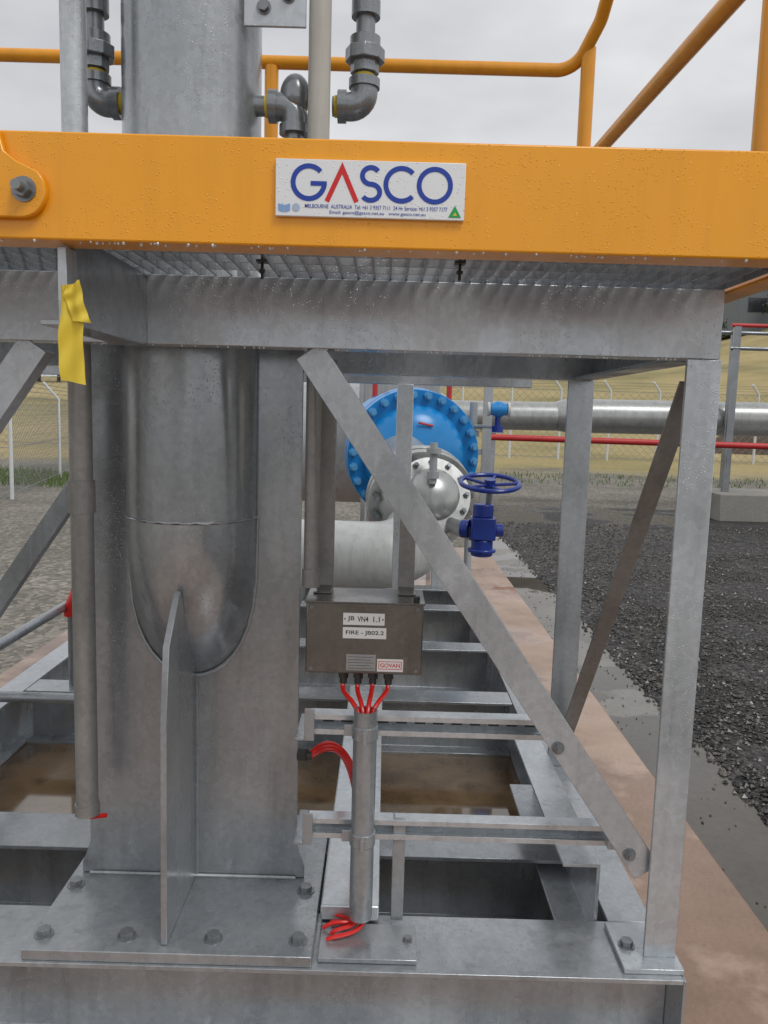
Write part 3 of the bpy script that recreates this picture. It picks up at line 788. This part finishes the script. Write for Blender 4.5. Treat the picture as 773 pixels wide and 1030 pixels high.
bf = thing('closure_flange', (.21, 5.7, .88), 'large bright blue bolted flange with domed vessel body', 'flange')
c2 = Vector((.2, 5.66, 1.36))
ax2 = Vector((-.16, .96, .1)).normalized()
M().cyl(c2, c2+ax2*.075, .475, 64).obj('flange', BLUE, bf, .006)
M().cyl(c2+ax2*.095, c2+ax2*.18, .475, 64).obj('flange', BLUE, bf, .006)
M().cyl(c2+ax2*.18, c2+ax2*.9, .38, 48).obj('vessel_shell', BLUE, bf)
M().dome(c2, ax2*-1, .365, .19, 48).obj('domed_end', BLUE, bf)
ring_bolts('stud_bolt', bf, c2+ax2*.09, ax2, .437, 26, .030, .155, BLUEB)
M().cyl((.22, 5.47, 1.60), (.32, 5.50, 1.58), .008, 8).obj('hub_lever', REDP, bf)
for px in (.0, .42):
    M().box(px-.05, px+.05, 5.85, 5.95, .13, 1.06).obj('saddle_leg', GREYP, bf, .003)
cb = thing('equipment_cabinet', (.12, 7.3, .0), 'grey steel equipment cabinet on legs behind blue flange', 'cabinet')
M().box(-.25, .14, 7.2, 7.5, 1.55, 2.08).obj('cabinet_body', GREYP, cb, .01)
M().box(.20, .48, 7.2, 7.5, 1.6, 2.04).obj('cabinet_body', SILV, cb, .01)
for px in (-.2, .1, .25, .43): M().box(px-.02, px+.02, 7.3, 7.36, 0, 1.5995 if px > .2 else 1.5495).obj('cabinet_leg', G, cb)
M().box(-.20, .09, 7.19, 7.1995, 1.6, 2.03).obj('cabinet_door', SILV, cb, .004)
hv = thing('gate_valve', (.55, 4.2, .9), 'navy blue valve gearbox with horizontal handwheel', 'valve')
hc = Vector((.556, 4.2, 1.305)); tl = Vector((0, -.20, .98)).normalized(); uu = X; vv = tl.cross(uu)
rg = [hc + (uu*math.cos(a)+vv*math.sin(a))*.155 for a in [2*math.pi*i/40 for i in range(41)]]
w_ = M().tube(rg, .013, 10, caps=False)
for i in range(5):
    a = 2*math.pi*i/5; w_.tube([hc - tl*.012, hc + (uu*math.cos(a)+vv*math.sin(a))*.155], .009, 8)
w_.cyl(hc-tl*.03, hc+tl*.02, .03, 16).obj('handwheel', NAVY, hv)
M().cyl(hc-tl*.03, hc-tl*.14, .016, 14).obj('stem', BOLT, hv)
m = M().cyl((.53, 4.22, 1.12), (.53, 4.22, 1.19), .055, 20); m.box(.465, .595, 4.16, 4.28, 1.0, 1.12); m.cyl((.53, 4.22, .91), (.53, 4.22, 1.0), .058, 20); m.cyl((.53, 4.22, .93), (.53, 4.22, .95), .075, 20); m.cyl((.595, 4.22, 1.05), (.64, 4.22, 1.05), .036, 16); m.cyl((.42, 4.26, 1.05), (.465, 4.24, 1.05), .05, 16)
m.obj('gearbox', NAVY, hv, .006)
vp = thing('pressure_transmitter', (.66, 6.1, .13), 'blue pressure transmitter mounted on a grey vertical pipe', 'instrument')
M().cyl((.66, 6.1, .13), (.66, 6.1, 1.76), .03, 16).cyl((.66, 6.1, 1.5), (.66, 6.1, 1.55), .05, 16).obj('pipe_tube', GREYP, vp)
M().cyl((.66, 6.05, 1.58), (.85, 5.98, 1.58), .014, 10).obj('mounting_arm', GREYP, vp)
M().sphere((.83, 5.98, 1.71), .062, 24, 14).cyl((.77, 5.96, 1.71), (.89, 5.96, 1.71), .045, 24).obj('transmitter_head', BLUE, vp)
M().cyl((.765, 5.96, 1.71), (.745, 5.96, 1.71), .052, 24).cyl((.895, 5.96, 1.71), (.915, 5.96, 1.71), .052, 24).obj('transmitter_cap', WPIPE, vp, .003)
M().cyl((.83, 5.98, 1.59), (.83, 5.98, 1.66), .022, 16).cyl((.83, 5.98, 1.54), (.83, 5.98, 1.59), .042, 16).obj('transmitter_neck', NAVY, vp)
for px, zt in ((-.10, 2.1), (.50, 2.05)):
    M().cyl((px, 6.5, .13), (px, 6.5, zt), .022, 12).sphere((px, 6.5, zt), .022, 12, 8).obj('red_post', REDP, None, label='thin red painted steel post beside the piping', category='post', group='red posts')
vs_ = thing('storage_vessel', (-.3, 8.3, 0), 'grey horizontal vessel behind the blue flange', 'vessel')
M().cyl((-1.6, 8.3, 1.35), (.25, 8.3, 1.35), .62, 40).obj('vessel_shell', GREYP, vs_)
M().sphere((.25, 8.3, 1.35), .62, 32, 20).obj('vessel_head', GREYP, vs_)
for px in (-1.2, -.1): M().box(px-.08, px+.08, 8.1, 8.5, 0, .85).obj('saddle_leg', GREYP, vs_)
rk = thing('pipe_rack', (.3, 9.5, 0), 'galvanised pipe rack with horizontal members', 'steel frame')
for px in (-2.6, .2, 1.2): M().box(px-.05, px+.05, 9.5, 9.6, 0, 2.25).obj('rack_post', G, rk)
M().box(-2.7, 1.3, 9.49, 9.61, 2.02, 2.14).obj('rack_beam', GB, rk)
M().box(-2.7, 1.3, 9.52, 9.58, 1.2, 1.27).obj('rack_beam', G, rk)

bp = thing('pipeline', (7, 15.2, 0), 'long grey pipeline raised on steel supports', 'pipeline')
M().cyl((3.4, 15.2, 1.72), (16, 15.2, 1.82), .32, 32).obj('pipe_tube', SILV, bp)
M().cyl((3.2, 15.2, 1.70), (3.4, 15.2, 1.72), .27, 32, r2=.32).obj('reducer', SILV, bp)
M().cyl((1.2, 15.2, 1.68), (3.2, 15.2, 1.70), .27, 32).obj('pipe_tube', SILV, bp)
for px in (2.0, 9): M().box(px-.07, px+.07, 15.1, 15.3, 0, 1.40).box(px-.2, px+.2, 15.0, 15.4, 1.36, 1.42).obj('pipe_support', G, bp)
rr_ = thing('red_barrier_rail', (6, 12.6, 0), 'red tubular barrier rail in front of pipeline', 'barrier')
M().cyl((1.6, 12.6, 1.34), (12, 12.6, 1.28), .05, 12).obj('rail', REDP, rr_)
for px in (1.6, 3.2, 9.0): M().cyl((px, 12.6, 0), (px, 12.6, 1.31), .025, 12).obj('rail_post', REDP, rr_)
gf = thing('guard_rail', (6, 14, .46), 'grey steel guard rail with red top rail on concrete platform', 'railing')
for px, py in ((6.0, 14.0), (6.3, 14.8), (8.6, 14)):
    M().box(px-.06, px+.06, py-.03, py+.03, .461, 3.32).obj('rail_post', GD, gf)
M().cyl((5.9, 14, 3.34), (11, 14, 3.34), .035, 12).obj('rail', REDP, gf)
M().cyl((5.9, 14, 2.95), (11, 14, 2.95), .035, 12).obj('rail', GD, gf)
M().cyl((5.9, 14.8, 3.3), (11, 14.8, 3.3), .035, 12).obj('rail', GD, gf)
M().cyl((6.05, 14, 3.34), (6.25, 14.8, 3.3), .03, 12).obj('rail', GD, gf)

def fence(pts, label, h=1.8, wire=True, pr=.035):
    t = thing('chain_link_fence', (pts[0][0], pts[0][1], hgt(*pts[0][:2])), label, 'fence')
    for (x, y) in pts:
        z = hgt(x, y)
        p = [(x, y, z), (x, y, z+h), (x-.30, y-.1, z+h+.36)]
        M().tube(p, pr, 8).obj('fence_post', FENCE, t)
    m = M()
    for (a, b) in zip(pts[:-1], pts[1:]):
        A = Vector((a[0], a[1], hgt(*a))); B = Vector((b[0], b[1], hgt(*b)))
        for hh in (.1, h*.5, h-.03): m.tube([A+Z*hh, B+Z*hh], .010 if pr < .05 else .014, 4)
        if wire:
            sp_ = wire; L = (B-A).length; n = int(L/sp_); k = int(h/sp_)
            for i in range(-k, n):
                for s in (0, 1):
                    i0, i1 = max(i, 0), min(i+k, n)
                    z0, z1 = (i0-i)*sp_, (i1-i)*sp_
                    if s: z0, z1 = h-z0, h-z1
                    m.tube([A.lerp(B, i0/n)+Z*z0, A.lerp(B, i1/n)+Z*z1], .0032 if sp_ < .2 else .006, 3, caps=False)
        for j, hh in enumerate((h+.1, h+.2, h+.3)):
            o = Vector((-.08*(j+1), -.03*(j+1), 0)); m.tube([A+o+Z*hh, B+o+Z*hh], .007, 3)
    m.obj('wire_mesh', MESHM, t)
fence([(-9.6, 13.2), (-6.5, 13.8), (-7.5, 18.3), (-8.5, 22.8)], 'chain link fence with cranked post tops beside grass', 1.8, .13)
fence([(-24, 31), (-18, 31), (-12, 31), (-6, 31), (0, 31)] + [(2.9+1.9*i, 31) for i in range(8)] + [(20, 31), (24, 31)], 'long chain link fence across the dry grass field', 2.7, .3, .052)

def tree(x, y, h, label):
    z = hgt(x, y)-.1; t = thing('tree', (x, y, z), label, 'tree', 'trees on the ridge')
    m = M().tube([(x, y, z), (x+.1, y, z+h*.35), (x-.1, y, z+h*.7)], .2, 8, radii=[.22, .16, .07])
    ends = []
    for i in range(9):
        a = random.random()*6.28; r = random.uniform(.25, .5)*h; zz = z+h*random.uniform(.3, .5)
        e = (x+math.cos(a)*r, y+math.sin(a)*r, zz+h*random.uniform(.15, .42)); ends.append(e)
        m.tube([(x, y, zz), e], .06, 6, radii=[.08, .03])
    m.obj('trunk', BARK, t)
    c = M()
    for e in ends + [(x, y, z+h*.8)]*3:
        for i in range(150):
            d = Vector((random.gauss(0, 1), random.gauss(0, 1), random.gauss(0, .7)))*h*.12
            p = Vector(e)+d; s = random.uniform(.1, .24)
            a, b = Vector((random.uniform(-1,1), random.uniform(-1,1), random.uniform(-1,1)))*s, Vector((random.uniform(-1,1), random.uniform(-1,1), random.uniform(-1,1)))*s
            c.add([p-a, p+b, p+a, p-b], [(0,1,2,3)])
    c.obj('crown', LEAF, t, smooth=False)
for (tx, ty, th) in ((-36, 88, 5), (-33, 92, 4.2), (-39, 90, 5.4), (-44, 98, 6), (62, 128, 5), (50, 126, 4)):
    tree(tx, ty, th, 'dark green bushy tree on grassy ridge')

bz = hgt(62, 132)-1
bd = thing('hill_building', (68, 136, bz), 'dark grey flat roofed building on the hill', 'building')
M().box(56.5, 84, 132, 144, bz, bz+7.5).obj('wall', BUILD, bd, .05)
M().box(56, 84.5, 131.5, 144.5, bz+7.5, bz+8.2).obj('roof', BUILD, bd, .05)
for i in range(6):
    M().box(58+i*4.2, 61+i*4.2, 131.9, 131.99, bz+3.4, bz+5.6).obj('window', BUILDW, bd)

# ================================================================= CAMERA
cam = bpy.data.cameras.new('camera'); cam.lens = 27.96; cam.sensor_width = 36; cam.clip_start = .05; cam.clip_end = 3000
co = bpy.data.objects.new('camera', cam); col.objects.link(co)
p, ro = rad(7), .028
f = Vector((0, math.cos(p), -math.sin(p))); up = Vector((0, math.sin(p), math.cos(p))); r = X.copy()
Rc = r*math.cos(ro) + up*math.sin(ro); Uc = up*math.cos(ro) - r*math.sin(ro); B = -f
co.matrix_world = Matrix(((Rc.x, Uc.x, B.x, 0), (Rc.y, Uc.y, B.y, 0), (Rc.z, Uc.z, B.z, 1.65), (0, 0, 0, 1)))
sc.camera = co
for o in bpy.data.objects:
    if '_w' in o: del o['_w']
